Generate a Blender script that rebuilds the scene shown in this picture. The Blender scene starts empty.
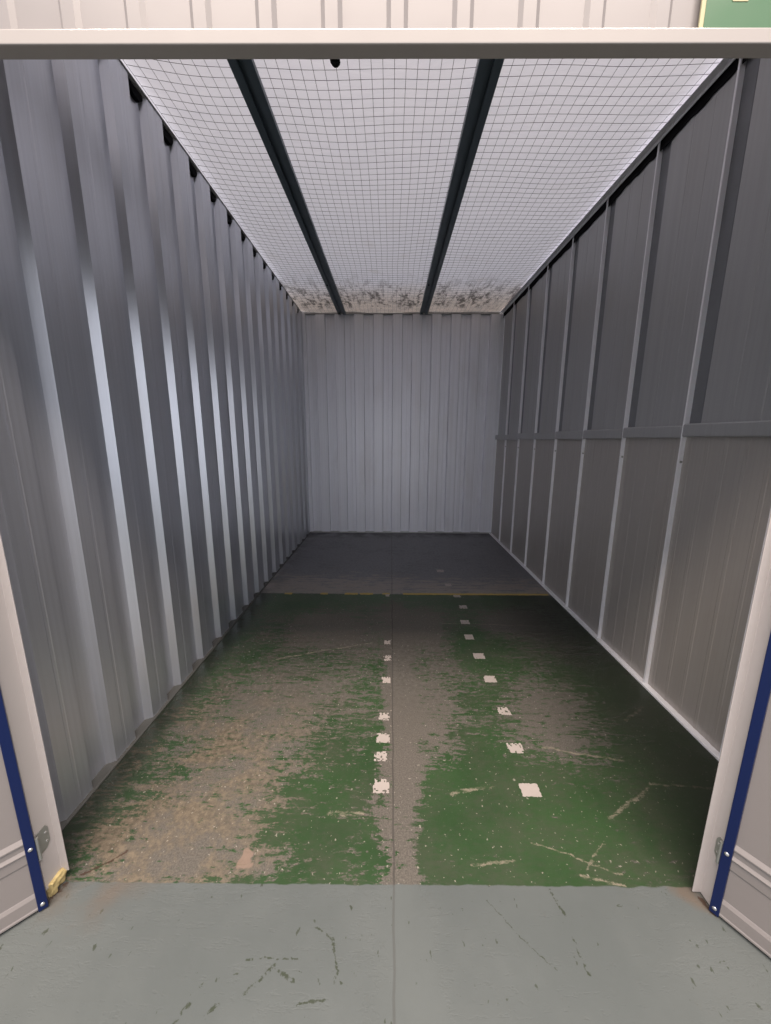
import bpy, bmesh, math, random
from mathutils import Vector, Matrix

random.seed(7)
S = bpy.context.scene
COL = S.collection

# ------------------------------------------------------------------ camera
F_PX, PITCH, YAW, ROLL, CAM_H = 376.3, 0.1984, -0.0140, 0.0029, 1.1186
cam_d = bpy.data.cameras.new('camera')
cam = bpy.data.objects.new('camera', cam_d)
COL.objects.link(cam)
cam_d.sensor_fit = 'VERTICAL'
cam_d.sensor_height = 36.0
cam_d.lens = F_PX / 1024.0 * 36.0
cam_d.clip_start = 0.02
_f = Vector((math.sin(YAW) * math.cos(PITCH), math.cos(YAW) * math.cos(PITCH), -math.sin(PITCH)))
_r = Vector((math.cos(YAW), -math.sin(YAW), 0))
_u = _r.cross(_f)
_r2 = _r * math.cos(ROLL) + _u * math.sin(ROLL)
_u2 = _u * math.cos(ROLL) - _r * math.sin(ROLL)
_m = Matrix((_r2, _u2, -_f)).transposed().to_4x4()
_m.translation = Vector((0, 0, CAM_H))
cam.matrix_world = _m
S.camera = cam

# ------------------------------------------------------------------ world, lamps, exposure
S.view_settings.view_transform = 'Standard'
S.view_settings.look = 'None'
S.view_settings.gamma = 1.0
S.view_settings.use_curve_mapping = False
S.view_settings.exposure = 0.0
w = bpy.data.worlds.new('warehouse_light')
S.world = w
w.use_nodes = True
w.node_tree.nodes['Background'].inputs[0].default_value = (0.93, 0.94, 1.0, 1)
w.node_tree.nodes['Background'].inputs[1].default_value = 1.45


def area(name, loc, sx, sy, power, colour, rot=(0, 0, 0)):
    d = bpy.data.lights.new(name, 'AREA')
    d.shape = 'RECTANGLE'
    d.size, d.size_y, d.energy, d.color = sx, sy, power, colour
    o = bpy.data.objects.new(name, d)
    COL.objects.link(o)
    o.location, o.rotation_euler = loc, rot
    return o


# strip lamp along the corridor ceiling, behind and above the camera
area('corridor_strip_lamp', (0.0, -1.36, 5.0), 5.0, 0.95, 660.0, (1.0, 0.86, 0.76))


# ------------------------------------------------------------------ node helper
class NT:
    def __init__(s, name):
        s.m = bpy.data.materials.new(name)
        s.m.use_nodes = True
        s.t = s.m.node_tree
        s.n = s.t.nodes
        s.b = s.n['Principled BSDF']
        s.out = s.n['Material Output']

    def new(s, kind, **kw):
        n = s.n.new(kind)
        for k, v in kw.items():
            setattr(n, k, v)
        return n

    def put(s, sock, v):
        if isinstance(v, bpy.types.NodeSocket):
            s.t.links.new(v, sock)
        elif isinstance(v, (tuple, list)):
            sock.default_value = tuple(v) + ((1,) if len(v) == 3 and len(sock.default_value) == 4 else ())
        else:
            sock.default_value = v

    def math(s, op, a, b=0.0, c=0.0, clamp=False):
        n = s.new('ShaderNodeMath', operation=op, use_clamp=clamp)
        s.put(n.inputs[0], a)
        s.put(n.inputs[1], b)
        s.put(n.inputs[2], c)
        return n.outputs[0]

    def add(s, *v):
        r = v[0]
        for q in v[1:]:
            r = s.math('ADD', r, q)
        return r

    def mul(s, a, b):
        return s.math('MULTIPLY', a, b)

    def step(s, v, a, b, o0=0.0, o1=1.0):
        n = s.new('ShaderNodeMapRange', interpolation_type='SMOOTHSTEP')
        s.put(n.inputs[0], v)
        for i, q in zip((1, 2, 3, 4), (a, b, o0, o1)):
            s.put(n.inputs[i], q)
        return n.outputs[0]

    def coord(s):
        return s.new('ShaderNodeTexCoord').outputs['Object']

    def sep(s, v):
        n = s.new('ShaderNodeSeparateXYZ')
        s.put(n.inputs[0], v)
        return n.outputs

    def scale(s, v, k, off=(0, 0, 0)):
        n = s.new('ShaderNodeMapping')
        s.put(n.inputs[0], v)
        n.inputs['Scale'].default_value = k
        n.inputs['Location'].default_value = off
        return n.outputs[0]

    def noise(s, v, sc, det=4.0, rough=0.55, dist=0.0):
        n = s.new('ShaderNodeTexNoise')
        s.put(n.inputs['Vector'], v)
        n.inputs['Scale'].default_value = sc
        n.inputs['Detail'].default_value = det
        n.inputs['Roughness'].default_value = rough
        n.inputs['Distortion'].default_value = dist
        return n.outputs[0]

    def mix(s, f, a, b):
        n = s.new('ShaderNodeMix', data_type='RGBA')
        s.put(n.inputs[0], f)
        s.put(n.inputs[6], a)
        s.put(n.inputs[7], b)
        return n.outputs[2]

    def bump(s, h, strength=0.3, dist=0.002):
        n = s.new('ShaderNodeBump')
        n.inputs['Strength'].default_value = strength
        n.inputs['Distance'].default_value = dist
        s.put(n.inputs['Height'], h)
        s.put(s.b.inputs['Normal'], n.outputs[0])

    def set(s, **kw):
        for k, v in kw.items():
            s.put(s.b.inputs[k.replace('_', ' ')], v)
        return s.m


def painted(name, col, rough=0.4, metal=0.0, dirt=0.0, dirt_col=(0.2, 0.17, 0.13), spec=0.5):
    k = NT(name)
    c = k.coord()
    n1 = k.noise(c, 14, 3)
    base = k.mix(k.step(n1, 0.3, 0.75), col, tuple(v * 0.97 for v in col))
    if dirt:
        n2 = k.noise(c, 9, 6, 0.7)
        base = k.mix(k.mul(k.step(n2, 0.52, 0.8), dirt), base, dirt_col)
    k.set(Base_Color=base, Roughness=k.step(n1, 0.2, 0.8, rough * 0.85, rough * 1.15), Metallic=metal)
    k.b.inputs['Specular IOR Level'].default_value = spec
    return k.m


def steel(name, col, rough, metal, streak_axis=(20, 20, 0.02), dents=()):
    """coated sheet steel with long vertical streaks"""
    k = NT(name)
    c = k.coord()
    n1 = k.noise(k.scale(c, streak_axis), 3.0, 5, 0.65)
    n2 = k.noise(k.scale(c, (3, 3, 1.2)), 1.6, 3)
    n3 = k.noise(c, 420, 2)
    base = k.mix(k.step(n1, 0.3, 0.7), tuple(v * 0.95 for v in col), tuple(min(1, v * 1.05) for v in col))
    base = k.mix(k.mul(k.step(n2, 0.45, 0.75), 0.18), base, (col[0] * 0.8, col[1] * 0.74, col[2] * 0.66))
    r = k.add(k.step(n1, 0.3, 0.7, rough * 0.95, rough * 1.06), k.step(n2, 0.3, 0.7, -0.01, 0.02))
    k.set(Base_Color=base, Roughness=r, Metallic=metal)
    h = k.mul(n3, 0.0)
    for (px, py, pz, rad) in dents:
        d = k.new('ShaderNodeVectorMath', operation='DISTANCE')
        k.put(d.inputs[0], c)
        d.inputs[1].default_value = (px, py, pz)
        h = k.add(h, k.step(d.outputs['Value'], rad * 0.5, rad, 5.0, 0.0))
    k.bump(h, 0.35, 0.0016)
    return k.m


M = {}
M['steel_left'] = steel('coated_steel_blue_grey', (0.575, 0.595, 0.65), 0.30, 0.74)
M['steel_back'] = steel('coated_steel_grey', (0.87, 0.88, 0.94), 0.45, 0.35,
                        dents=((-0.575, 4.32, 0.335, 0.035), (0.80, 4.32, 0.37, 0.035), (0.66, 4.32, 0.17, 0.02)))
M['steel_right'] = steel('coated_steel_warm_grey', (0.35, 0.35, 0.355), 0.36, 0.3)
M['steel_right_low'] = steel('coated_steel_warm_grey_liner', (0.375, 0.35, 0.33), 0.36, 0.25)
M['post'] = painted('galvanised_post', (0.80, 0.80, 0.83), 0.38, 0.1)
M['track'] = painted('galvanised_track', (0.42, 0.42, 0.42), 0.45, 0.35, 0.6)
M['track_dirty'] = painted('dirty_track', (0.07, 0.07, 0.065), 0.8, 0.0, 0.8, (0.12, 0.10, 0.08))
M['beam'] = painted('dark_blue_grey_beam', (0.095, 0.130, 0.155), 0.45, 0.1)
M['stud'] = painted('dark_steel_stud', (0.17, 0.175, 0.19), 0.5, 0.2)
M['black'] = painted('matt_black', (0.006, 0.006, 0.007), 0.95, 0, spec=0.1)
M['wire'] = painted('net_twine', (0.045, 0.045, 0.05), 0.7, 0)
M['white'] = painted('white_gloss_paint', (0.44, 0.405, 0.39), 0.32, 0, 0.0, (0.45, 0.38, 0.30))
M['header'] = painted('header_gloss_paint', (0.32, 0.292, 0.272), 0.22, 0)
M['cladding'] = painted('cream_white_cladding', (0.215, 0.195, 0.188), 0.35, 0)
M['panel'] = painted('door_panel_grey', (0.225, 0.203, 0.194), 0.35, 0, 0.15)
M['blue'] = painted('navy_blue_edging', (0.0035, 0.011, 0.062), 0.32, 0, spec=0.35)
M['chrome'] = painted('zinc_screw', (0.70, 0.70, 0.70), 0.25, 0.9)
M['hinge'] = painted('weathered_zinc', (0.30, 0.31, 0.29), 0.5, 0.6, 0.6)
M['foam'] = painted('yellowed_foam', (0.56, 0.44, 0.20), 0.9, 0, 0.7, (0.35, 0.24, 0.1))
M['chip'] = painted('worn_white_paint', (0.36, 0.315, 0.285), 0.8, 0, 0.5, (0.3, 0.26, 0.22))
M['yellow'] = painted('worn_yellow_paint', (0.40, 0.28, 0.07), 0.7, 0, 0.6, (0.1, 0.08, 0.05))
M['sign_green'] = painted('sign_green', (0.045, 0.115, 0.050), 0.35, 0)
M['sign_cream'] = painted('sign_cream', (0.36, 0.33, 0.19), 0.45, 0)


# ------------------------------------------------------------------ mesh helpers
def link(name, bm, mat, parent=None, smooth=False):
    bmesh.ops.recalc_face_normals(bm, faces=bm.faces[:])
    me = bpy.data.meshes.new(name)
    bm.to_mesh(me)
    bm.free()
    me.materials.append(M[mat] if isinstance(mat, str) else mat)
    if smooth:
        for p in me.polygons:
            p.use_smooth = True
    o = bpy.data.objects.new(name, me)
    COL.objects.link(o)
    if parent:
        o.parent = parent
    return o


def empty(name, loc=(0, 0, 0), rz=0.0):
    o = bpy.data.objects.new(name, None)
    COL.objects.link(o)
    o.location = loc
    o.rotation_euler = (0, 0, rz)
    return o


def tag(o, label, cat, group=None, kind=None):
    o['label'] = label
    o['category'] = cat
    if group:
        o['group'] = group
    if kind:
        o['kind'] = kind
    return o


def box(bm, x0, x1, y0, y1, z0, z1, bev=0.0, seg=2):
    g = bmesh.ops.create_cube(bm, size=1)
    for v in g['verts']:
        v.co = Vector((x0 + (v.co.x + .5) * (x1 - x0), y0 + (v.co.y + .5) * (y1 - y0), z0 + (v.co.z + .5) * (z1 - z0)))
    if bev:
        es = {e for v in g['verts'] for e in v.link_edges}
        bmesh.ops.bevel(bm, geom=list(es), offset=bev, segments=seg, affect='EDGES', profile=0.6)
    return bm


def mbox(*a, **k):
    return box(bmesh.new(), *a, **k)


def extrude_poly(bm, pts, vec):
    """closed polygon pts (3D) swept along vec, capped"""
    a = [bm.verts.new(p) for p in pts]
    b = [bm.verts.new(Vector(p) + Vector(vec)) for p in pts]
    n = len(pts)
    for i in range(n):
        j = (i + 1) % n
        bm.faces.new((a[i], a[j], b[j], b[i]))
    bm.faces.new(a)
    bm.faces.new(b[::-1])
    return bm


def ribbon(bm, line, off, z0, z1):
    """open plan-view polyline given thickness by off, extruded from z0 to z1 (thin closed sheet)"""
    f = [(bm.verts.new((x, y, z0)), bm.verts.new((x, y, z1))) for x, y in line]
    b = [(bm.verts.new((x + off[0], y + off[1], z0)), bm.verts.new((x + off[0], y + off[1], z1))) for x, y in line]
    for L in (f, b):
        for i in range(len(line) - 1):
            bm.faces.new((L[i][0], L[i + 1][0], L[i + 1][1], L[i][1]))
    for i in range(len(line) - 1):
        for e in (0, 1):
            bm.faces.new((f[i][e], f[i + 1][e], b[i + 1][e], b[i][e]))
    for i in (0, -1):
        bm.faces.new((f[i][0], f[i][1], b[i][1], b[i][0]))
    return bm


XL, XR, YB, H = -0.952, 1.168, 4.314, 2.400
YF = 0.745            # plane of the front cladding

# ------------------------------------------------------------------ floor
k = NT('worn_painted_concrete')
c = k.coord()
X, Y, _ = k.sep(c)
warp = k.noise(c, 7, 4)
fine = k.noise(c, 55, 5, 0.7)
grit = k.noise(c, 210, 3, 0.7)
streak = k.noise(k.scale(c, (5, 34, 1)), 1.0, 7, 0.72, 0.35)
streak2 = k.noise(k.scale(c, (14, 70, 1), (3, 5, 0)), 1.0, 5, 0.7)
big = k.noise(c, 2.6, 4, 0.6)
wx = k.add(X, k.mul(k.add(warp, -0.5), 0.16))
wy = k.add(Y, k.mul(k.add(k.noise(c, 6, 4, 0.6), -0.5), 0.24))


def blob(cx, cy, rx, ry, amt):
    dx = k.math('DIVIDE', k.add(wx, -cx), rx)
    dy = k.math('DIVIDE', k.add(wy, -cy), ry)
    d = k.math('SQRT', k.add(k.mul(dx, dx), k.mul(dy, dy)))
    return k.step(d, 0.15, 1.0, amt, 0.0)


def band(v, a, b, soft):
    return k.mul(k.step(v, a - soft, a + soft), k.step(v, b - soft, b + soft, 1.0, 0.0))


def seg(x0, y0, x1, y1, wd):
    L = math.hypot(x1 - x0, y1 - y0)
    ux, uy = (x1 - x0) / L, (y1 - y0) / L
    jx = k.add(X, k.mul(k.add(fine, -0.5), 0.025), -x0)
    jy = k.add(Y, k.mul(k.add(warp, -0.5), 0.05), -y0)
    t = k.math('MINIMUM', k.math('MAXIMUM', k.add(k.mul(jx, ux), k.mul(jy, uy)), 0.0), L)
    ex, ey = k.add(jx, k.mul(t, -ux)), k.add(jy, k.mul(t, -uy))
    d = k.math('SQRT', k.add(k.mul(ex, ex), k.mul(ey, ey)))
    wd *= 0.6
    return k.step(k.add(d, k.mul(k.add(grit, -0.5), wd * 2.5), k.mul(k.add(fine, -0.5), wd * 3.0)), wd * 0.3, wd, 1.0, 0.0)


def mx(*v):
    r = v[0]
    for q in v[1:]:
        r = k.math('MAXIMUM', r, q)
    return r


gran = k.noise(k.scale(c, (32, 84, 1)), 1.0, 5, 0.72, 0.4)
gran2 = k.noise(k.scale(c, (120, 230, 1), (2, 9, 0)), 1.0, 4, 0.75)
centre = k.mul(band(k.add(wx, k.mul(k.add(fine, -.5), .12), k.mul(k.add(gran, -.5), .10)), -0.02, 0.095, 0.035), k.step(Y, 2.2, 2.55, 0.32, 0.0))
W = k.add(0.435, centre,
          blob(-0.55, 1.15, 0.60, 0.65, 0.17), blob(-0.62, 0.82, 0.30, 0.16, 0.22), blob(-0.35, 1.75, 0.70, 0.65, 0.13),
          blob(0.22, 1.75, 0.30, 0.75, 0.15), blob(0.70, 1.35, 0.34, 0.42, 0.19), blob(0.85, 2.05, 0.45, 0.50, 0.14),
          blob(0.16, 1.30, 0.24, 0.40, 0.15), blob(-0.10, 2.12, 1.1, 0.42, 0.17), blob(0.75, 2.2, 0.5, 0.3, 0.08), blob(-0.32, 0.80, 0.12, 0.05, 0.12),
          blob(0.36, 0.93, 0.48, 0.32, -0.17), blob(0.42, 1.98, 0.18, 0.42, -0.15), blob(-0.22, 0.98, 0.22, 0.28, -0.10),
          blob(0.90, 1.0, 0.40, 0.40, -0.10), blob(-0.55, 2.42, 0.5, 0.25, -0.08), blob(0.30, 2.48, 1.2, 0.14, -0.10),
          k.mul(k.add(streak, -0.5), 0.62), k.mul(k.add(gran, -0.5), 0.75), k.mul(k.add(gran2, -0.5), 0.45),
          k.mul(k.add(streak2, -0.5), 0.50), k.mul(k.add(big, -0.5), 0.40), k.mul(k.add(fine, -0.5), 0.30))
wear = k.step(W, 0.485, 0.60)
green = k.mix(k.step(big, 0.3, 0.7), (0.021, 0.048, 0.016), (0.031, 0.066, 0.023))
green = k.mix(k.mul(k.step(fine, 0.5, 0.8), 0.4), green, (0.02, 0.04, 0.02))
bare = k.mix(k.step(grit, 0.3, 0.7), (0.076, 0.066, 0.058), (0.142, 0.123, 0.107))
beige = k.mix(k.step(fine, 0.3, 0.7), (0.085, 0.066, 0.047), (0.185, 0.146, 0.104))
lft = k.mul(k.step(wx, -0.62, 0.02, 1.0, 0.0), k.step(wy, 1.1, 1.9, 1.0, 0.15))
bare = k.mix(k.mul(lft, k.step(k.add(warp, k.mul(k.add(fine, -.5), .5)), 0.36, 0.62)), bare, beige)
dark_bare = k.mix(k.step(fine, 0.3, 0.7), (0.055, 0.048, 0.043), (0.105, 0.095, 0.085))
bare = k.mix(mx(k.mul(k.mul(k.step(wy, 1.15, 1.7), k.step(wy, 1.75, 2.15, 1.0, 0.0)), 0.8), k.mul(k.step(wx, 0.4, 0.9), 0.55)), bare, dark_bare)
green = k.mix(k.step(k.add(k.mul(warp, .6), k.mul(gran, .5)), 0.42, 0.72, 0.0, 0.5), green, (0.062, 0.060, 0.045))
inner = k.mix(k.mul(wear, 0.9), green, bare)
# pale scratches dragged through the green paint
scr = mx(seg(0.61, 0.79, 0.40, 0.86, 0.006), seg(0.52, 0.80, 0.60, 0.86, 0.005), seg(0.20, 1.00, 0.34, 1.035, 0.012),
         seg(0.66, 0.93, 0.86, 1.05, 0.010), seg(0.86, 1.05, 1.10, 1.03, 0.008), seg(0.55, 1.19, 0.82, 1.14, 0.010),
         seg(0.95, 1.34, 1.07, 1.42, 0.012), seg(0.22, 0.80, 0.34, 0.815, 0.007), seg(0.50, 0.78, 0.60, 0.765, 0.008),
         seg(0.30, 2.13, 1.05, 2.10, 0.005), seg(-0.18, 0.93, -0.08, 0.94, 0.014), seg(-0.6, 1.72, -0.1, 1.9, 0.008))
inner = k.mix(k.mul(scr, k.step(gran, 0.40, 0.60, 0.05, 0.8)), inner, (0.23, 0.20, 0.15))
inner = k.mix(k.mul(k.step(k.noise(c, 95, 2), 0.67, 0.71), 0.6), inner, (0.34, 0.31, 0.26))
pinkpatch = k.step(k.math('SQRT', k.add(k.math('POWER', k.add(wx, 0.385), 2.0), k.math('POWER', k.add(wy, -0.80), 2.0))), 0.018, 0.026, 1.0, 0.0)
inner = k.mix(k.mul(pinkpatch, 0.8), inner, (0.22, 0.155, 0.12))
# darker strips along the side walls
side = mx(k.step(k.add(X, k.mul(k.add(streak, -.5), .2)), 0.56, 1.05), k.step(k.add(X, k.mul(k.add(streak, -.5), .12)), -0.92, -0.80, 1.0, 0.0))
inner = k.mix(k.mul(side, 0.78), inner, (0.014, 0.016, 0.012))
# darker slate paint beyond the yellow line
slate = k.mix(k.step(fine, 0.3, 0.7), (0.085, 0.085, 0.095), (0.160, 0.158, 0.168))
sl_w = k.step(k.add(k.mul(streak, 1.3), k.mul(streak2, 0.5), k.mul(k.add(gran, -.5), .6), k.step(wy, 2.62, 3.2, 0.10, -0.26), k.step(wx, -0.3, 0.3, 0.06, 0.0)), 0.86, 1.02)
slate = k.mix(k.mul(sl_w, 0.85), slate, (0.235, 0.205, 0.178))
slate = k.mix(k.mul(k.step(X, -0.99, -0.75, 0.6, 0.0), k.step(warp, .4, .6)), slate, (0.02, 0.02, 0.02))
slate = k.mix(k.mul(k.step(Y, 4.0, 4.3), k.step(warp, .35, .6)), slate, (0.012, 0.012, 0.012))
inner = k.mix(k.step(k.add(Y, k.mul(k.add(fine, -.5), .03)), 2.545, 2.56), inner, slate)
# pale grey-green corridor floor
apron = k.mix(k.step(big, 0.35, 0.65), (0.090, 0.101, 0.098), (0.106, 0.117, 0.113))
apron = k.mix(k.mul(k.step(fine, 0.55, 0.8), 0.25), apron, (0.10, 0.10, 0.088))
chips = k.step(k.add(k.noise(k.scale(c, (60, 30, 1)), 1.0, 3, 0.6), k.mul(k.add(big, -.5), .12)), 0.672, 0.70)
chips2 = k.step(k.noise(k.scale(c, (24, 52, 1), (7, 1, 0)), 1.0, 4, 0.65), 0.69, 0.715)
dash = k.step(k.noise(c, 85, 2), 0.42, 0.50)
arcs = k.mul(mx(seg(-0.295, 0.555, -0.245, 0.600, 0.006), seg(-0.245, 0.600, -0.20, 0.575, 0.006), seg(-0.31, 0.61, -0.20, 0.61, 0.003),
                seg(-0.17, 0.66, -0.13, 0.64, 0.004), seg(-0.13, 0.64, -0.10, 0.58, 0.005), seg(-0.18, 0.545, -0.13, 0.552, 0.005),
                seg(-0.10, 0.72, -0.085, 0.69, 0.004), seg(0.405, 0.745, 0.42, 0.70, 0.006), seg(0.42, 0.66, 0.425, 0.60, 0.005),
                seg(-0.42, 0.50, -0.40, 0.54, 0.007), seg(-0.36, 0.52, -0.345, 0.54, 0.006), seg(0.24, 0.72, 0.36, 0.60, 0.002)), dash)
apron = k.mix(mx(k.mul(chips, 0.75), k.mul(chips2, 0.75), k.mul(arcs, 0.9)), apron, (0.035, 0.043, 0.026))
apron = k.mix(k.mul(mx(blob(-0.75, 0.74, 0.22, 0.10, 0.8), blob(0.765, 0.745, 0.06, 0.05, 0.9)), k.step(warp, .35, .6)), apron, (0.120, 0.096, 0.075))
edge = k.step(k.add(Y, k.mul(k.add(k.noise(c, 16, 4, 0.6), -.5), .016), k.mul(k.step(X, -.8, .8, 0.006, -0.006), 1.0)), 0.750, 0.754)
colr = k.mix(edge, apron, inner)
# joint in the slab and rotten dirt at the foot of both jambs
joint = k.step(k.math('ABSOLUTE', k.add(X, -0.013, k.mul(k.add(warp, -.5), .012))), 0.0012, 0.0042, 1.0, 0.0)
colr = k.mix(k.mul(joint, k.step(edge, 0, 1, 0.35, 0.75)), colr, (0.050, 0.045, 0.04))
rot = mx(seg(0.770, 0.742, 0.779, 0.708, 0.011), seg(-0.822, 0.738, -0.832, 0.70, 0.012), seg(-0.80, 0.755, -0.72, 0.82, 0.006))
colr = k.mix(k.mul(rot, 0.85), colr, (0.050, 0.026, 0.016))
rgh = k.step(k.add(k.mul(wear, .6), k.mul(fine, .5)), 0.2, 0.9, 0.42, 0.78)
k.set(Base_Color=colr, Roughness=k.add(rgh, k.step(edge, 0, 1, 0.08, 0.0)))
k.b.inputs['Specular IOR Level'].default_value = 0.35
k.bump(k.add(k.mul(wear, -0.6), k.mul(fine, 0.4), k.mul(joint, -1.0)), 0.35, 0.0015)
M['floor'] = k.m
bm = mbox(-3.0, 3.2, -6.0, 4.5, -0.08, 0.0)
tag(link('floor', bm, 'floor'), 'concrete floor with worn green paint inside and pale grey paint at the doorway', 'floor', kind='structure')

# ------------------------------------------------------------------ left wall: box-profile steel sheet
wl = empty('wall_left')
tag(wl, 'corrugated blue grey steel wall on the left with upright ribs', 'wall', kind='structure')
line = [(XL - 0.026, 0.762)]
y = 1.104 - 0.207 * 2
first = True
ks = 0
while y < YB + 0.02:
    pts = [(XL - 0.026, y - 0.015), (XL, y), (XL, y + 0.044), (XL - 0.0009, y + 0.047), (XL - 0.0009, y + 0.055),
           (XL, y + 0.058), (XL, y + 0.100), (XL - 0.026, y + 0.115)]
    line += [p for p in pts if line[-1][1] + 1e-4 < p[1] < YB + 0.03]
    y += 0.207
# start the sheet flush with the front
line = [p for p in line if p[1] >= 0.762]
bm = ribbon(bmesh.new(), line, (-0.0009, 0.0), 0.0, H - 0.004)
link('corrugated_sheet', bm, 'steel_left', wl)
bm = bmesh.new()
extrude_poly(bm, [(XL - 0.034, 0.77, 0), (XL + 0.010, 0.77, 0), (XL + 0.010, 0.77, 0.004), (XL + 0.003, 0.77, 0.006), (XL - 0.034, 0.77, 0.006)], (0, YB - 0.77, 0))
link('floor_track', bm, 'track_dirty', wl)
bm = bmesh.new()
extrude_poly(bm, [(XL - 0.036, 0.77, H), (XL + 0.004, 0.77, H), (XL + 0.004, 0.77, H - 0.0025), (XL - 0.002, 0.77, H - 0.0025), (XL - 0.002, 0.77, H - 0.006), (XL - 0.036, 0.77, H - 0.006)], (0, YB - 0.77, 0))
link('top_track', bm, 'track', wl)
yy = 1.104 - 0.207
while yy < YB - 0.15:
    y0, y1 = yy + 0.112, yy + 0.195
    if y0 > 0.80:
        bm = bmesh.new()
        hh = 0.046 + random.uniform(-.006, .006)
        extrude_poly(bm, [(XL - 0.025, y0, H - 0.008), (XL - 0.025, y0, H - hh * 0.75), (XL - 0.025, y0 + 0.03, H - hh), (XL - 0.025, y1 - 0.018, H - hh), (XL - 0.025, y1, H - hh * 0.55), (XL - 0.025, y1, H - 0.008)], (0.016, 0, 0))
        link('gap_fill', bm, 'black', wl)  # black block at the top of each recess in the sheet
    yy += 0.207

# ------------------------------------------------------------------ back wall
wb = empty('wall_back')
tag(wb, 'pale grey corrugated steel end wall with even upright ribs', 'wall', kind='structure')
line = [(XL - 0.03, YB)]
x = -0.915
while x < XR + 0.02:
    for p in [(x - 0.009, YB), (x, YB + 0.033), (x + 0.046, YB + 0.033), (x + 0.048, YB + 0.0285), (x + 0.054, YB + 0.0285), (x + 0.056, YB + 0.033),
              (x + 0.094, YB + 0.033), (x + 0.103, YB)]:
        if p[0] < XR + 0.03:
            line.append(p)
    x += 0.207
bm = ribbon(bmesh.new(), line, (0, 0.0009), 0.0, H - 0.004)
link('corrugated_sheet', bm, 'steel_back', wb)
link('top_flashing', mbox(XL + 0.028, XR - 0.034, YB - 0.006, YB + 0.034, H - 0.014, H - 0.004, 0.001), 'track', wb)
link('back_upstand', mbox(XL - 0.03, XR + 0.03, YB + 0.036, YB + 0.039, H - 0.05, H + 0.06), 'track', wb)
link('corner_trim', ribbon(bmesh.new(), [(XR + 0.034, YB - 0.0025), (XR - 0.022, YB - 0.0025), (XR - 0.024, YB - 0.001)], (0, 0.0012), 0.012, H - 0.013), 'steel_back', wb)
link('floor_track', mbox(XL + 0.012, XR - 0.012, YB - 0.008, YB + 0.034, 0.0, 0.012, 0.002), 'track', wb)

# ------------------------------------------------------------------ right wall: tray panels between posts
wr = empty('wall_right')
tag(wr, 'dark grey steel panel wall on the right with a ledge at mid height', 'wall', kind='structure')
PY = [1.147, 1.560, 1.955, 2.355, 2.750, 3.150, 3.550, 3.945]
edges = [0.77] + PY + [YB]
ZR = [1.172, 1.172, 1.166, 1.160, 1.156, 1.150, 1.150, 1.138, 1.138]
XU, XD, XLOW = 1.177, 1.193, 1.184
for i in range(len(edges) - 1):
    a, b = edges[i] + 0.004, edges[i + 1] - 0.004
    zt = ZR[i]
    # upper tray: flat face that slopes back towards the farther post
    L = [(XU, a)]
    for t in (0.30, 0.62):
        yc = a + (b - a - 0.075) * t
        L += [(XU, yc - 0.004), (XU + 0.0016, yc), (XU, yc + 0.004)]
    L += [(XU, b - 0.070), (XD, b - 0.066), (XD, b)]
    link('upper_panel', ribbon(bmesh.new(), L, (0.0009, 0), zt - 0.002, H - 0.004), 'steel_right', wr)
    # lower tray: fine upright grooves
    L = [(XLOW, a)]
    n = 5
    for j in range(1, n + 1):
        yc = a + (b - a) * (j - 0.35) / n
        L += [(XLOW, yc - 0.009), (XLOW - 0.0010, yc - 0.006), (XLOW - 0.0010, yc + 0.006), (XLOW, yc + 0.009)]
    L += [(XLOW, b)]
    link('lower_panel', ribbon(bmesh.new(), L, (0.0009, 0), 0.010, zt - 0.02), 'steel_right_low', wr)
    bm = bmesh.new()
    extrude_poly(bm, [(XU + 0.0095, a, zt), (XU - 0.008, a, zt - 0.002), (XU - 0.011, a, zt - 0.006), (XU - 0.011, a, zt - 0.048), (XU - 0.008, a, zt - 0.052), (XU + 0.0075, a, zt - 0.052)], (0, b - a, 0))
    link('ledge', bm, 'steel_right', wr)
link('floor_track', mbox(XR - 0.010, XR + 0.030, 0.79, YB - 0.01, 0.0, 0.010, 0.002), 'post', wr)
bm = bmesh.new()
extrude_poly(bm, [(XR - 0.030, 0.79, H), (XR + 0.034, 0.79, H), (XR + 0.034, 0.79, H - 0.003), (XR - 0.004, 0.79, H - 0.003), (XR - 0.004, 0.79, H - 0.020), (XR - 0.007, 0.79, H - 0.020), (XR - 0.007, 0.79, H - 0.003), (XR - 0.030, 0.79, H - 0.003)], (0, YB - 0.80, 0))
link('top_track', bm, 'post', wr)
bm = bmesh.new()
tops, bots = [], []
yv = 0.80
n = 0
while yv < YB - 0.01:
    tops.append((XU - 0.001, yv, H - 0.006))
    bots.append((XU - 0.001, yv, H - 0.046 - random.uniform(0, 0.012)))
    yv += 0.035
extrude_poly(bm, tops + bots[::-1], (-0.003, 0, 0))
link('gap_fill', bm, 'black', wr)  # black strip put in for the shadow gap under the top track
ORD = ['first', 'second', 'third', 'fourth', 'fifth', 'sixth', 'seventh', 'eighth']
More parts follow.
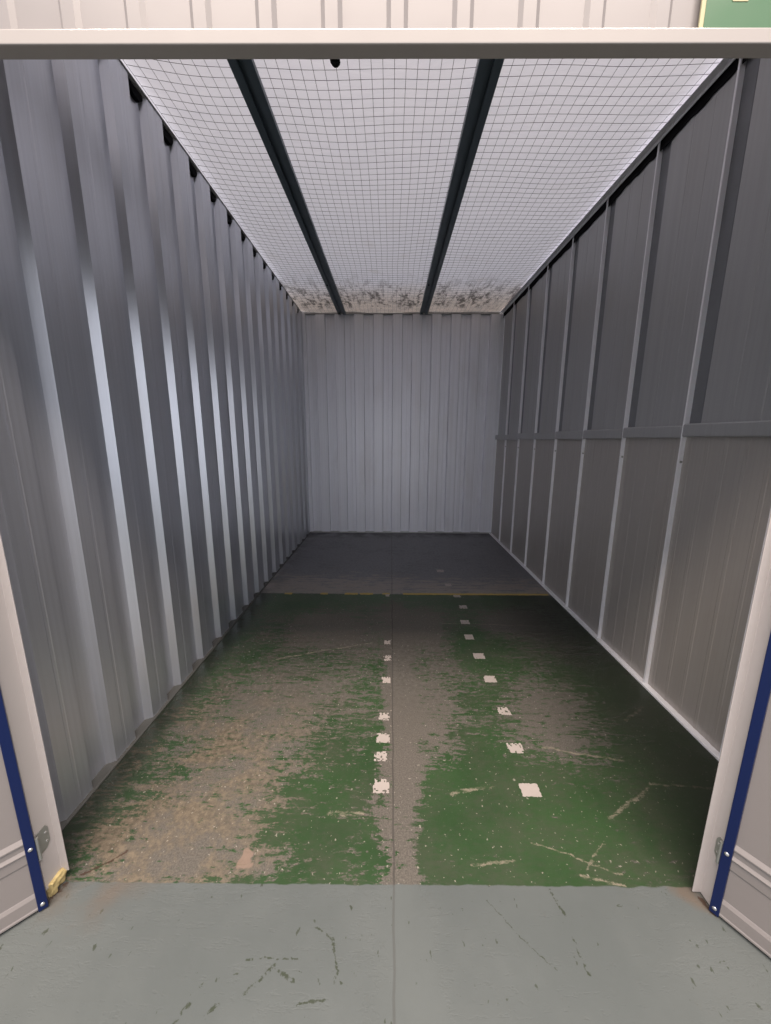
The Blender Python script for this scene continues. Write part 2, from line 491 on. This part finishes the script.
for i, yp in enumerate(PY):
    p = empty('wall_post', (XR, yp, 0))
    wdt = 0.0045 if i else 0.007
    bm = bmesh.new()
    extrude_poly(bm, [(0.0, -wdt, 0.010), (0.0, wdt, 0.010), (0.0215, wdt, 0.010), (0.0215, -wdt, 0.010)], (0, 0, H - 0.022))
    link('upright', bm, 'post', p)
    bm = mbox(0.0185, 0.0235, -0.060, -wdt - 0.0005, ZR[i] - 0.001, H - 0.008, 0.0008)
    o = link('stud_flange', bm, 'stud', p)
    o['label'] = 'dark steel flange beside the post'
    bm = bmesh.new()
    bmesh.ops.create_cone(bm, cap_ends=True, segments=6, radius1=0.005, radius2=0.0045, depth=0.005, matrix=Matrix.Translation((0.008, -wdt - 0.0025, 1.02)) @ Matrix.Rotation(math.pi / 2, 4, 'X'))
    link('bolt', bm, 'hinge', p)
    tag(p, 'slim pale steel post on the right wall, %s from the doorway' % ORD[i], 'post', 'steel posts along the right wall')

# ------------------------------------------------------------------ ceiling sheet
k = NT('white_fabric_sheet')
c = k.coord()
X, Y, _ = k.sep(c)
n1 = k.noise(c, 5, 5, 0.6)
n2 = k.noise(k.scale(c, (16, 5, 1)), 1.0, 6, 0.7, 0.6)
n3 = k.noise(c, 26, 5, 0.7)
back = k.step(Y, 3.45, 4.15)
warm = k.mix(back, (0.78, 0.77, 0.83), (0.72, 0.62, 0.55))
mould = k.mul(k.step(k.add(n2, k.mul(n3, 0.5)), 0.70, 0.88), k.mul(k.step(Y, 3.25, 3.95), k.step(Y, 4.12, 4.30, 1.0, 0.15)))
spots = k.mul(k.step(n3, 0.715, 0.76), k.step(Y, 1.8, 3.0, 0.15, 0.8))
stain = k.mul(k.step(k.add(n1, k.mul(back, 0.12)), 0.55, 0.75), k.step(Y, 2.0, 3.8, 0.05, 0.4))
cc = k.mix(stain, warm, (0.55, 0.50, 0.47))
cc = k.mix(mx(k.mul(mould, 0.85), k.mul(spots, 0.7)), cc, (0.07, 0.06, 0.055))
tr = k.new('ShaderNodeBsdfTranslucent')
df = k.new('ShaderNodeBsdfDiffuse')
k.put(tr.inputs[0], cc)
k.put(df.inputs[0], cc)
bp = k.new('ShaderNodeBump')
bp.inputs['Strength'].default_value = 0.5
bp.inputs['Distance'].default_value = 0.01
k.put(bp.inputs['Height'], k.add(k.mul(k.noise(k.scale(c, (3, 9, 1)), 1.6, 4, 0.55, 1.2), 1.0), k.mul(n1, .4)))
k.put(tr.inputs['Normal'], bp.outputs[0])
k.put(df.inputs['Normal'], bp.outputs[0])
ms = k.new('ShaderNodeMixShader')
ms.inputs[0].default_value = 0.235
k.t.links.new(df.outputs[0], ms.inputs[1])
k.t.links.new(tr.outputs[0], ms.inputs[2])
k.t.links.new(ms.outputs[0], k.out.inputs[0])
M['sheet'] = k.m
from mathutils import noise as MN
bm = bmesh.new()
NX, NY = 70, 110
gx0, gx1, gy0, gy1 = XL - 0.04, XR + 0.04, YF + 0.02, YB + 0.035


def sag(x, y):
    xs = [XL, -0.525, 0.336, XR]
    for a, b in zip(xs, xs[1:]):
        if a <= x <= b:
            t = (x - a) / (b - a)
            return 4 * t * (1 - t)
    return 0.0


G = []
for j in range(NY + 1):
    row = []
    for i in range(NX + 1):
        x = gx0 + (gx1 - gx0) * i / NX
        y = gy0 + (gy1 - gy0) * j / NY
        z = H + 0.024 - 0.012 * sag(x, y) + 0.010 * MN.noise(Vector((x * 3.2, y * 2.0, 0))) + 0.004 * MN.noise(Vector((x * 9, y * 14 + x * 6, 3)))
        row.append(bm.verts.new((x, y, z)))
    G.append(row)
for j in range(NY):
    for i in range(NX):
        bm.faces.new((G[j][i], G[j][i + 1], G[j + 1][i + 1], G[j + 1][i]))
tag(link('ceiling', bm, 'sheet', smooth=True), 'white fabric sheet stretched over the ceiling, mouldy towards the back', 'ceiling', kind='structure')

# ------------------------------------------------------------------ ceiling net
cu = bpy.data.curves.new('ceiling_net', 'CURVE')
cu.dimensions = '3D'
cu.bevel_depth = 0.0008
cu.bevel_resolution = 0
cu.materials.append(M['wire'])


def net_z(x, y):
    return H + 0.003 - 0.013 * sag(x, y) + 0.002 * MN.noise(Vector((x * 2, y * 2, 9)))


def strand(pts):
    sp = cu.splines.new('POLY')
    sp.points.add(len(pts) - 1)
    for q, p in zip(sp.points, pts):
        q.co = (*p, 1)


cell = 0.0412
nx, ny = int((XR - XL) / cell), int((YB - 0.78) / cell)


def knot(i, j):
    x = XL + 0.010 + i * (XR - XL - 0.020) / nx
    y = 0.79 + j * (YB - 0.80) / ny
    # slack twine: knots wander, most of all towards the back
    k2 = 0.3 + 1.0 * max(0, (y - 2.6) / 1.7)
    xx = x + 0.010 * k2 * MN.noise(Vector((x * 4, y * 3, 1))) * (1 if 0 < i < nx else 0)
    y2 = y + 0.016 * MN.noise(Vector((x * 2.5, y * 2.5, 5))) - 0.055 * max(0.0, min(1.0, (-0.525 - x) / 0.42)) * min(1, (YB - y) / 1.0) - 0.006 * sag(x, y)
    return (xx, min(max(y2, 0.785), YB - 0.004), net_z(x, y))


for i in range(nx + 1):
    strand([knot(i, j) for j in range(ny + 1)])
for j in range(ny + 1):
    strand([knot(i, j) for i in range(nx + 1)])
tmp = bpy.data.objects.new('ceiling_net_path', cu)
COL.objects.link(tmp)
bpy.context.view_layer.update()
me = bpy.data.meshes.new_from_object(tmp.evaluated_get(bpy.context.evaluated_depsgraph_get()))
bpy.data.objects.remove(tmp)
bpy.data.curves.remove(cu)
me.name = 'ceiling_net'
net = bpy.data.objects.new('ceiling_net', me)
COL.objects.link(net)
tag(net, 'dark square mesh net strung across the top of the storage unit', 'net')

# ------------------------------------------------------------------ ceiling beams
for xc, lab in ((-0.525, 'dark blue grey steel channel beam under the net, nearer the ribbed left wall'),
                (0.336, 'dark blue grey steel channel beam under the net, nearer the dark panelled right wall')):
    p = empty('ceiling_beam', (xc, 0.80, H))
    hw, t, dp = 0.042, 0.0022, 0.020
    prof = [(-hw, 0), (hw, 0), (hw, -dp), (0.010, -dp), (0.010, -dp + 0.010), (0.010 + t, -dp + 0.010), (0.010 + t, -dp + t), (hw - t, -dp + t), (hw - t, -t),
            (-hw + t, -t), (-hw + t, -dp + t), (-0.010 - t, -dp + t), (-0.010 - t, -dp + 0.010), (-0.010, -dp + 0.010), (-0.010, -dp), (-hw, -dp)]
    bm = bmesh.new()
    extrude_poly(bm, [(a, 0, b - 0.004) for a, b in prof], (0, YB - 0.815, 0))
    link('channel', bm, 'beam', p)
    for yy in (3.44, 2.7):
        bm = bmesh.new()
        bmesh.ops.create_cone(bm, cap_ends=True, segments=8, radius1=0.007, radius2=0.006, depth=0.006, matrix=Matrix.Translation((-0.024, yy, -dp - 0.007)))
        link('bolt', bm, 'black', p)
    tag(p, lab, 'beam', 'steel beams under the ceiling net')

# ------------------------------------------------------------------ front cladding above and beside the doorway
JL, JR = -0.812, 0.759        # inner edges of the jamb stops
HZ = 1.7195                   # underside of the header
wf = empty('wall_front', rz=0.0095)
tag(wf, 'cream ribbed steel cladding above and beside the doorway', 'wall', kind='structure')


def clad(x0, x1, z0, z1, nm):
    L = [(x0, YF - 0.008)]
    x = -0.004 - 0.1035 * 40
    while x < x1:
        for p in [(x, YF - 0.008), (x + 0.007, YF - 0.014), (x + 0.027, YF - 0.014), (x + 0.034, YF - 0.008)]:
            if x0 < x and x + 0.034 < x1:
                L.append(p)
        x += 0.1035
    L.append((x1, YF - 0.008))
    link(nm, ribbon(bmesh.new(), L, (0, 0.0035), z0, z1), 'cladding', wf)


clad(-0.90, 0.85, HZ + 0.0205, 2.55, 'upper_cladding')
clad(-2.25, -0.902, 0.0, 2.55, 'side_cladding')
clad(0.852, 2.45, 0.0, 2.55, 'side_cladding')

# ------------------------------------------------------------------ door frame
df_ = empty('door_frame', (0, YF, 0))
tag(df_, 'white painted steel door frame around the open doorway', 'door frame', kind='structure')


def plan(bm, pts, z0, z1):
    return extrude_poly(bm, [(x, y - YF, z0) for x, y in pts], (0, 0, z1 - z0))


def bevel_all(bm, w):
    bmesh.ops.recalc_face_normals(bm, faces=bm.faces[:])
    bmesh.ops.bevel(bm, geom=bm.edges[:], offset=w, segments=2, affect='EDGES', profile=0.6)
    return bm


bm = plan(bmesh.new(), [(JL, 0.7455), (JL, 0.748), (-0.90, 0.748), (-0.90, 0.700), (-0.829, 0.700), (-0.829, 0.745)], 0.036, HZ - 0.001)
jl = link('jamb', bevel_all(bm, 0.0009), 'white', df_)
bm = plan(bmesh.new(), [(JR, 0.7455), (JR, 0.748), (0.85, 0.748), (0.85, 0.700), (0.778, 0.700), (0.778, 0.745)], 0.006, HZ - 0.001)
jr = link('jamb', bevel_all(bm, 0.0009), 'white', df_)
bm = mbox(-0.90, 0.85, 0.720 - YF, 0.7455 - YF, HZ, HZ + 0.0205, 0.0022, 3)
link('header', bm, 'header', df_).rotation_euler.z = 0.0095
bm = bmesh.new()
extrude_poly(bm, [(-0.1045, 0.0045, HZ + .008), (-0.0875, 0.0045, HZ + .008), (-0.0885, 0.0045, HZ + 0.0045), (-0.0925, 0.0045, HZ + 0.001), (-0.0975, 0.0045, HZ + 0.0005), (-0.1015, 0.0045, HZ + 0.0035)], (0, 0.010, 0))
o = link('door_catch', bevel_all(bm, 0.0006), 'black', df_)
o['label'] = 'small black catch under the header'
for jamb, xf, sgn in ((jl, -0.829, 1), (jr, 0.778, -1)):
    bm = bmesh.new()
    x = xf + sgn * 0.0003
    a = [(x, 0.704 - YF, 0.140), (x, 0.722 - YF, 0.140), (x, 0.732 - YF, 0.152), (x, 0.732 - YF, 0.190), (x, 0.727 - YF, 0.199), (x, 0.704 - YF, 0.199)]
    extrude_poly(bm, a, (sgn * 0.0018, 0, 0))
    o = link('hinge_plate', bm, 'hinge', jamb)
    o['label'] = 'weathered zinc hinge plate'
    for zz in (0.158, 0.182):
        bmx = bmesh.new()
        bmesh.ops.create_uvsphere(bmx, u_segments=10, v_segments=6, radius=0.0032, matrix=Matrix.Translation((x + sgn * 0.0022, 0.724 - YF, zz)) @ Matrix.Diagonal((0.5, 1, 1, 1)))
        link('screw', bmx, 'chrome', jamb)
# yellowed foam where the left jamb has rotted
bm = bmesh.new()
bmesh.ops.create_cube(bm, size=2)
bmesh.ops.subdivide_edges(bm, edges=bm.edges[:], cuts=12, use_grid_fill=True)
for v in bm.verts:
    q = v.co.copy()
    d = MN.noise(q * 1.7) * 0.16 + MN.noise(q * 4.1) * 0.12
    bite = max(0.0, -q.z) * (0.35 + 0.4 * MN.noise(Vector((q.x * 1.3, q.y * 1.3, 2))))
    v.co = Vector((-0.844 + (q.x * (1 - bite) + d) * 0.0235, 0.727 - YF + (q.y * (1 - bite * .6) + d) * 0.0195, max(0.001, 0.024 + q.z * 0.021 + d * 0.012)))
o = link('gap_fill', bm, 'foam', jl, True)
o['label'] = 'crumbling yellow foam at the foot of the jamb'


# ------------------------------------------------------------------ doors (open towards the corridor)
def door(name, label, ox, oy, dx, dy, mir):
    """origin on the hinge edge; local +X runs along the leaf, local -Y*mir faces the camera side"""
    p = empty(name, (ox, oy, 0.0), math.atan2(dy, dx))
    tag(p, label, 'door', kind='structure')
    LW, Z0, Z1 = 0.80, 0.008, 1.700
    f = mir                                      # outward direction of the visible face along local y

    def pr(d, z):
        return (0.0185, f * d, z)
    prof = [(-0.004, Z0), (0.000, Z0 + 0.002), (0.000, 0.014), (-0.0015, 0.017), (-0.0015, 0.046), (-0.0045, 0.054), (-0.0055, 0.056),
            (-0.0055, 0.140), (-0.0035, 0.146), (-0.0035, 0.170), (0.0000, 0.174), (0.0000, 0.176), (-0.0045, 0.183), (-0.0045, 0.196), (-0.001, 0.200), (-0.001, 0.203), (-0.007, 0.213)]
    prof += [(-0.007, 1.48), (-0.001, 1.49), (-0.001, 1.50), (-0.0055, 1.51), (-0.0055, 1.66), (0.0, 1.67), (0.0, Z1 - 0.003), (-0.004, Z1)]
    pts = [pr(d, z) for d, z in prof] + [pr(-0.032, Z1), pr(-0.032, Z0)]
    bm = bmesh.new()
    extrude_poly(bm, pts, (LW - 0.037, 0, 0))
    link('door_panel', bm, 'panel', p)
    for s0, s1 in ((0.0, 0.0182), (LW - 0.0182, LW)):
        ys = sorted((f * 0.0015, f * -0.0335))
        e = link('edge_strip', mbox(s0, s1, ys[0], ys[1], 0.005, Z1 + 0.003, 0.0012), 'blue', p)
        e['label'] = 'navy blue edge strip'
        for zz in (0.021, 0.182, 1.52, 1.68):
            bms = bmesh.new()
            bmesh.ops.create_uvsphere(bms, u_segments=12, v_segments=8, radius=0.0048, matrix=Matrix.Translation(((s0 + s1) / 2, f * 0.0018, zz)) @ Matrix.Diagonal((1, 0.5, 1, 1)))
            sc = link('screw', bms, 'chrome', e, True)
            sc['label'] = 'domed silver screw'
    for zz in (0.17, 0.86, 1.55):
        bmh = bmesh.new()
        bmesh.ops.create_cone(bmh, cap_ends=True, segments=12, radius1=0.0035, radius2=0.0035, depth=0.06, matrix=Matrix.Translation((-0.0032, f * -0.003, zz)))
        link('hinge_knuckle', bmh, 'hinge', p)
    return p


# left: direction (-.718,-.696); right: direction (.557,-.830)
door('door_1', 'left door leaf, beige grey with navy edge strip, swung open', -0.833 + 0.718 * 0.0175, 0.680 + 0.696 * 0.0175, -0.718, -0.696, 1)
door('door_2', 'right door leaf, pale grey with navy edge strip, swung open', 0.781 - 0.557 * 0.018, 0.696 + 0.830 * 0.018, 0.557, -0.830, -1)

# ------------------------------------------------------------------ green sign on the cladding
sg = empty('wall_sign', (0.477, YF - 0.0095, 1.7410), 0.0095)
tag(sg, 'green sign with a cream border on the cladding above the doorway', 'sign')
link('sign_board', mbox(0, 0.30, -0.003, 0.0, 0, 0.15, 0.0005), 'sign_cream', sg)
link('green_panel', mbox(0.0065, 0.2935, -0.0036, -0.0028, -0.0 + 0.002, 0.1435), 'sign_green', sg)
bm = bmesh.new()
extrude_poly(bm, [(x, -0.0042, z + 0.0155) for x, z in ((0.0465, 0.0215), (0.0695, 0.0215), (0.0705, 0.0255), (0.058, 0.028), (0.052, 0.060), (0.041, 0.060), (0.043, 0.027))], (0, 0.0006, 0))
link('sign_symbol', bm, 'sign_cream', sg)


# ------------------------------------------------------------------ paint marks on the floor
def chip_mesh(wd, dp, drop, seed):
    rnd = random.Random(seed)
    n, m = 12, 9
    off = seed * 3.7
    keep = {}
    for i in range(n):
        for j in range(m):
            u, v = (i + .5) / n - .5, (j + .5) / m - .5
            e = max(abs(u), abs(v)) * 2
            q = MN.noise(Vector((i * 0.45 + off, j * 0.45, seed))) * 0.5 + 0.5
            keep[i, j] = (q > drop * (0.75 if e < .6 else 1.0) + (0.25 if e > .9 else 0) * 0.4) or rnd.random() < 0.04
    bm = bmesh.new()
    vs = {}

    def V(i, j):
        if (i, j) not in vs:
            jit = 0.35
            vs[i, j] = bm.verts.new(((i / n - .5) * wd + rnd.uniform(-jit, jit) * wd / n, (j / m - .5) * dp + rnd.uniform(-jit, jit) * dp / m, 0.0007))
        return vs[i, j]
    for (i, j), kp in keep.items():
        if kp:
            bm.faces.new((V(i, j), V(i + 1, j), V(i + 1, j + 1), V(i, j + 1)))
    g = bmesh.ops.extrude_face_region(bm, geom=bm.faces[:])
    for v in [e for e in g['geom'] if isinstance(e, bmesh.types.BMVert)]:
        v.co.z = 0.0
    return bm


RIGHT = [(0.455, 1.021, .060, .046, .22), (0.461, 1.188, .056, .044, .36), (0.476, 1.378, .050, .044, .38), (0.472, 1.589, .056, .048, .25), (0.464, 1.778, .056, .050, .25),
         (0.450, 1.967, .048, .052, .25), (0.461, 2.143, .052, .050, .3), (0.488, 2.352, .052, .05, .36), (0.478, 2.528, .05, .04, .36), (0.445, 2.730, .05, .05, .42), (0.425, 3.04, .06, .06, .42)]
NTH = ['first', 'second', 'third', 'fourth', 'fifth', 'sixth', 'seventh', 'eighth', 'ninth', 'tenth', 'eleventh']
for i, (x, y, a, b, dr) in enumerate(RIGHT):
    o = link('paint_mark', chip_mesh(a, b, dr, i + 1), 'chip')
    o.location = (x, y, 0.0)
    tag(o, 'white square paint mark on the floor, %s from the doorway in the right-hand row' % NTH[i], 'paint mark', 'white squares in the right-hand row')
LEFT = [(-0.026, 1.027, .052, .050, .40), (-0.029, 1.145, .050, .042, .50), (-0.024, 1.227, .050, .044, .36), (-0.022, 1.338, .044, .042, .46), (-0.017, 1.572, .040, .044, .40), (-0.012, 1.75, .04, .05, .5), (-0.014, 1.90, .04, .04, .5), (-0.02, 2.53, .03, .04, .42)]
for i, (x, y, a, b, dr) in enumerate(LEFT):
    o = link('paint_mark', chip_mesh(a, b, dr, i + 31), 'chip')
    o.location = (x, y, 0.0)
    tag(o, 'chipped white paint mark beside the floor joint, %s from the doorway' % NTH[i], 'paint mark', 'chipped white marks beside the floor joint')
# yellow line across the floor, patchy at its left end
bm = bmesh.new()
n = 150
prev = None
rnd = random.Random(5)
for i in range(n + 1):
    x = -0.90 + (1.14 + 0.90) * i / n
    a = bm.verts.new((x, 2.533 + 0.010 * i / n * 2 + rnd.uniform(-.003, .003), 0.0006))
    b = bm.verts.new((x, 2.560 + 0.010 * i / n * 2 + rnd.uniform(-.003, .003), 0.0006))
    if prev:
        gone = MN.noise(Vector((x * 9, 2, 4))) < (-0.10 if x > 0.0 else (0.02 if x > -0.5 else 0.22)) and not (x > 0.15)
        if not gone:
            bm.faces.new((prev[0], a, b, prev[1]))
    prev = (a, b)
bmesh.ops.delete(bm, geom=[v for v in bm.verts if not v.link_faces], context='VERTS')
g = bmesh.ops.extrude_face_region(bm, geom=bm.faces[:])
for v in [e for e in g['geom'] if isinstance(e, bmesh.types.BMVert)]:
    v.co.z = 0.0
tag(link('floor_line', bm, 'yellow'), 'worn yellow painted line across the floor towards the back', 'line')
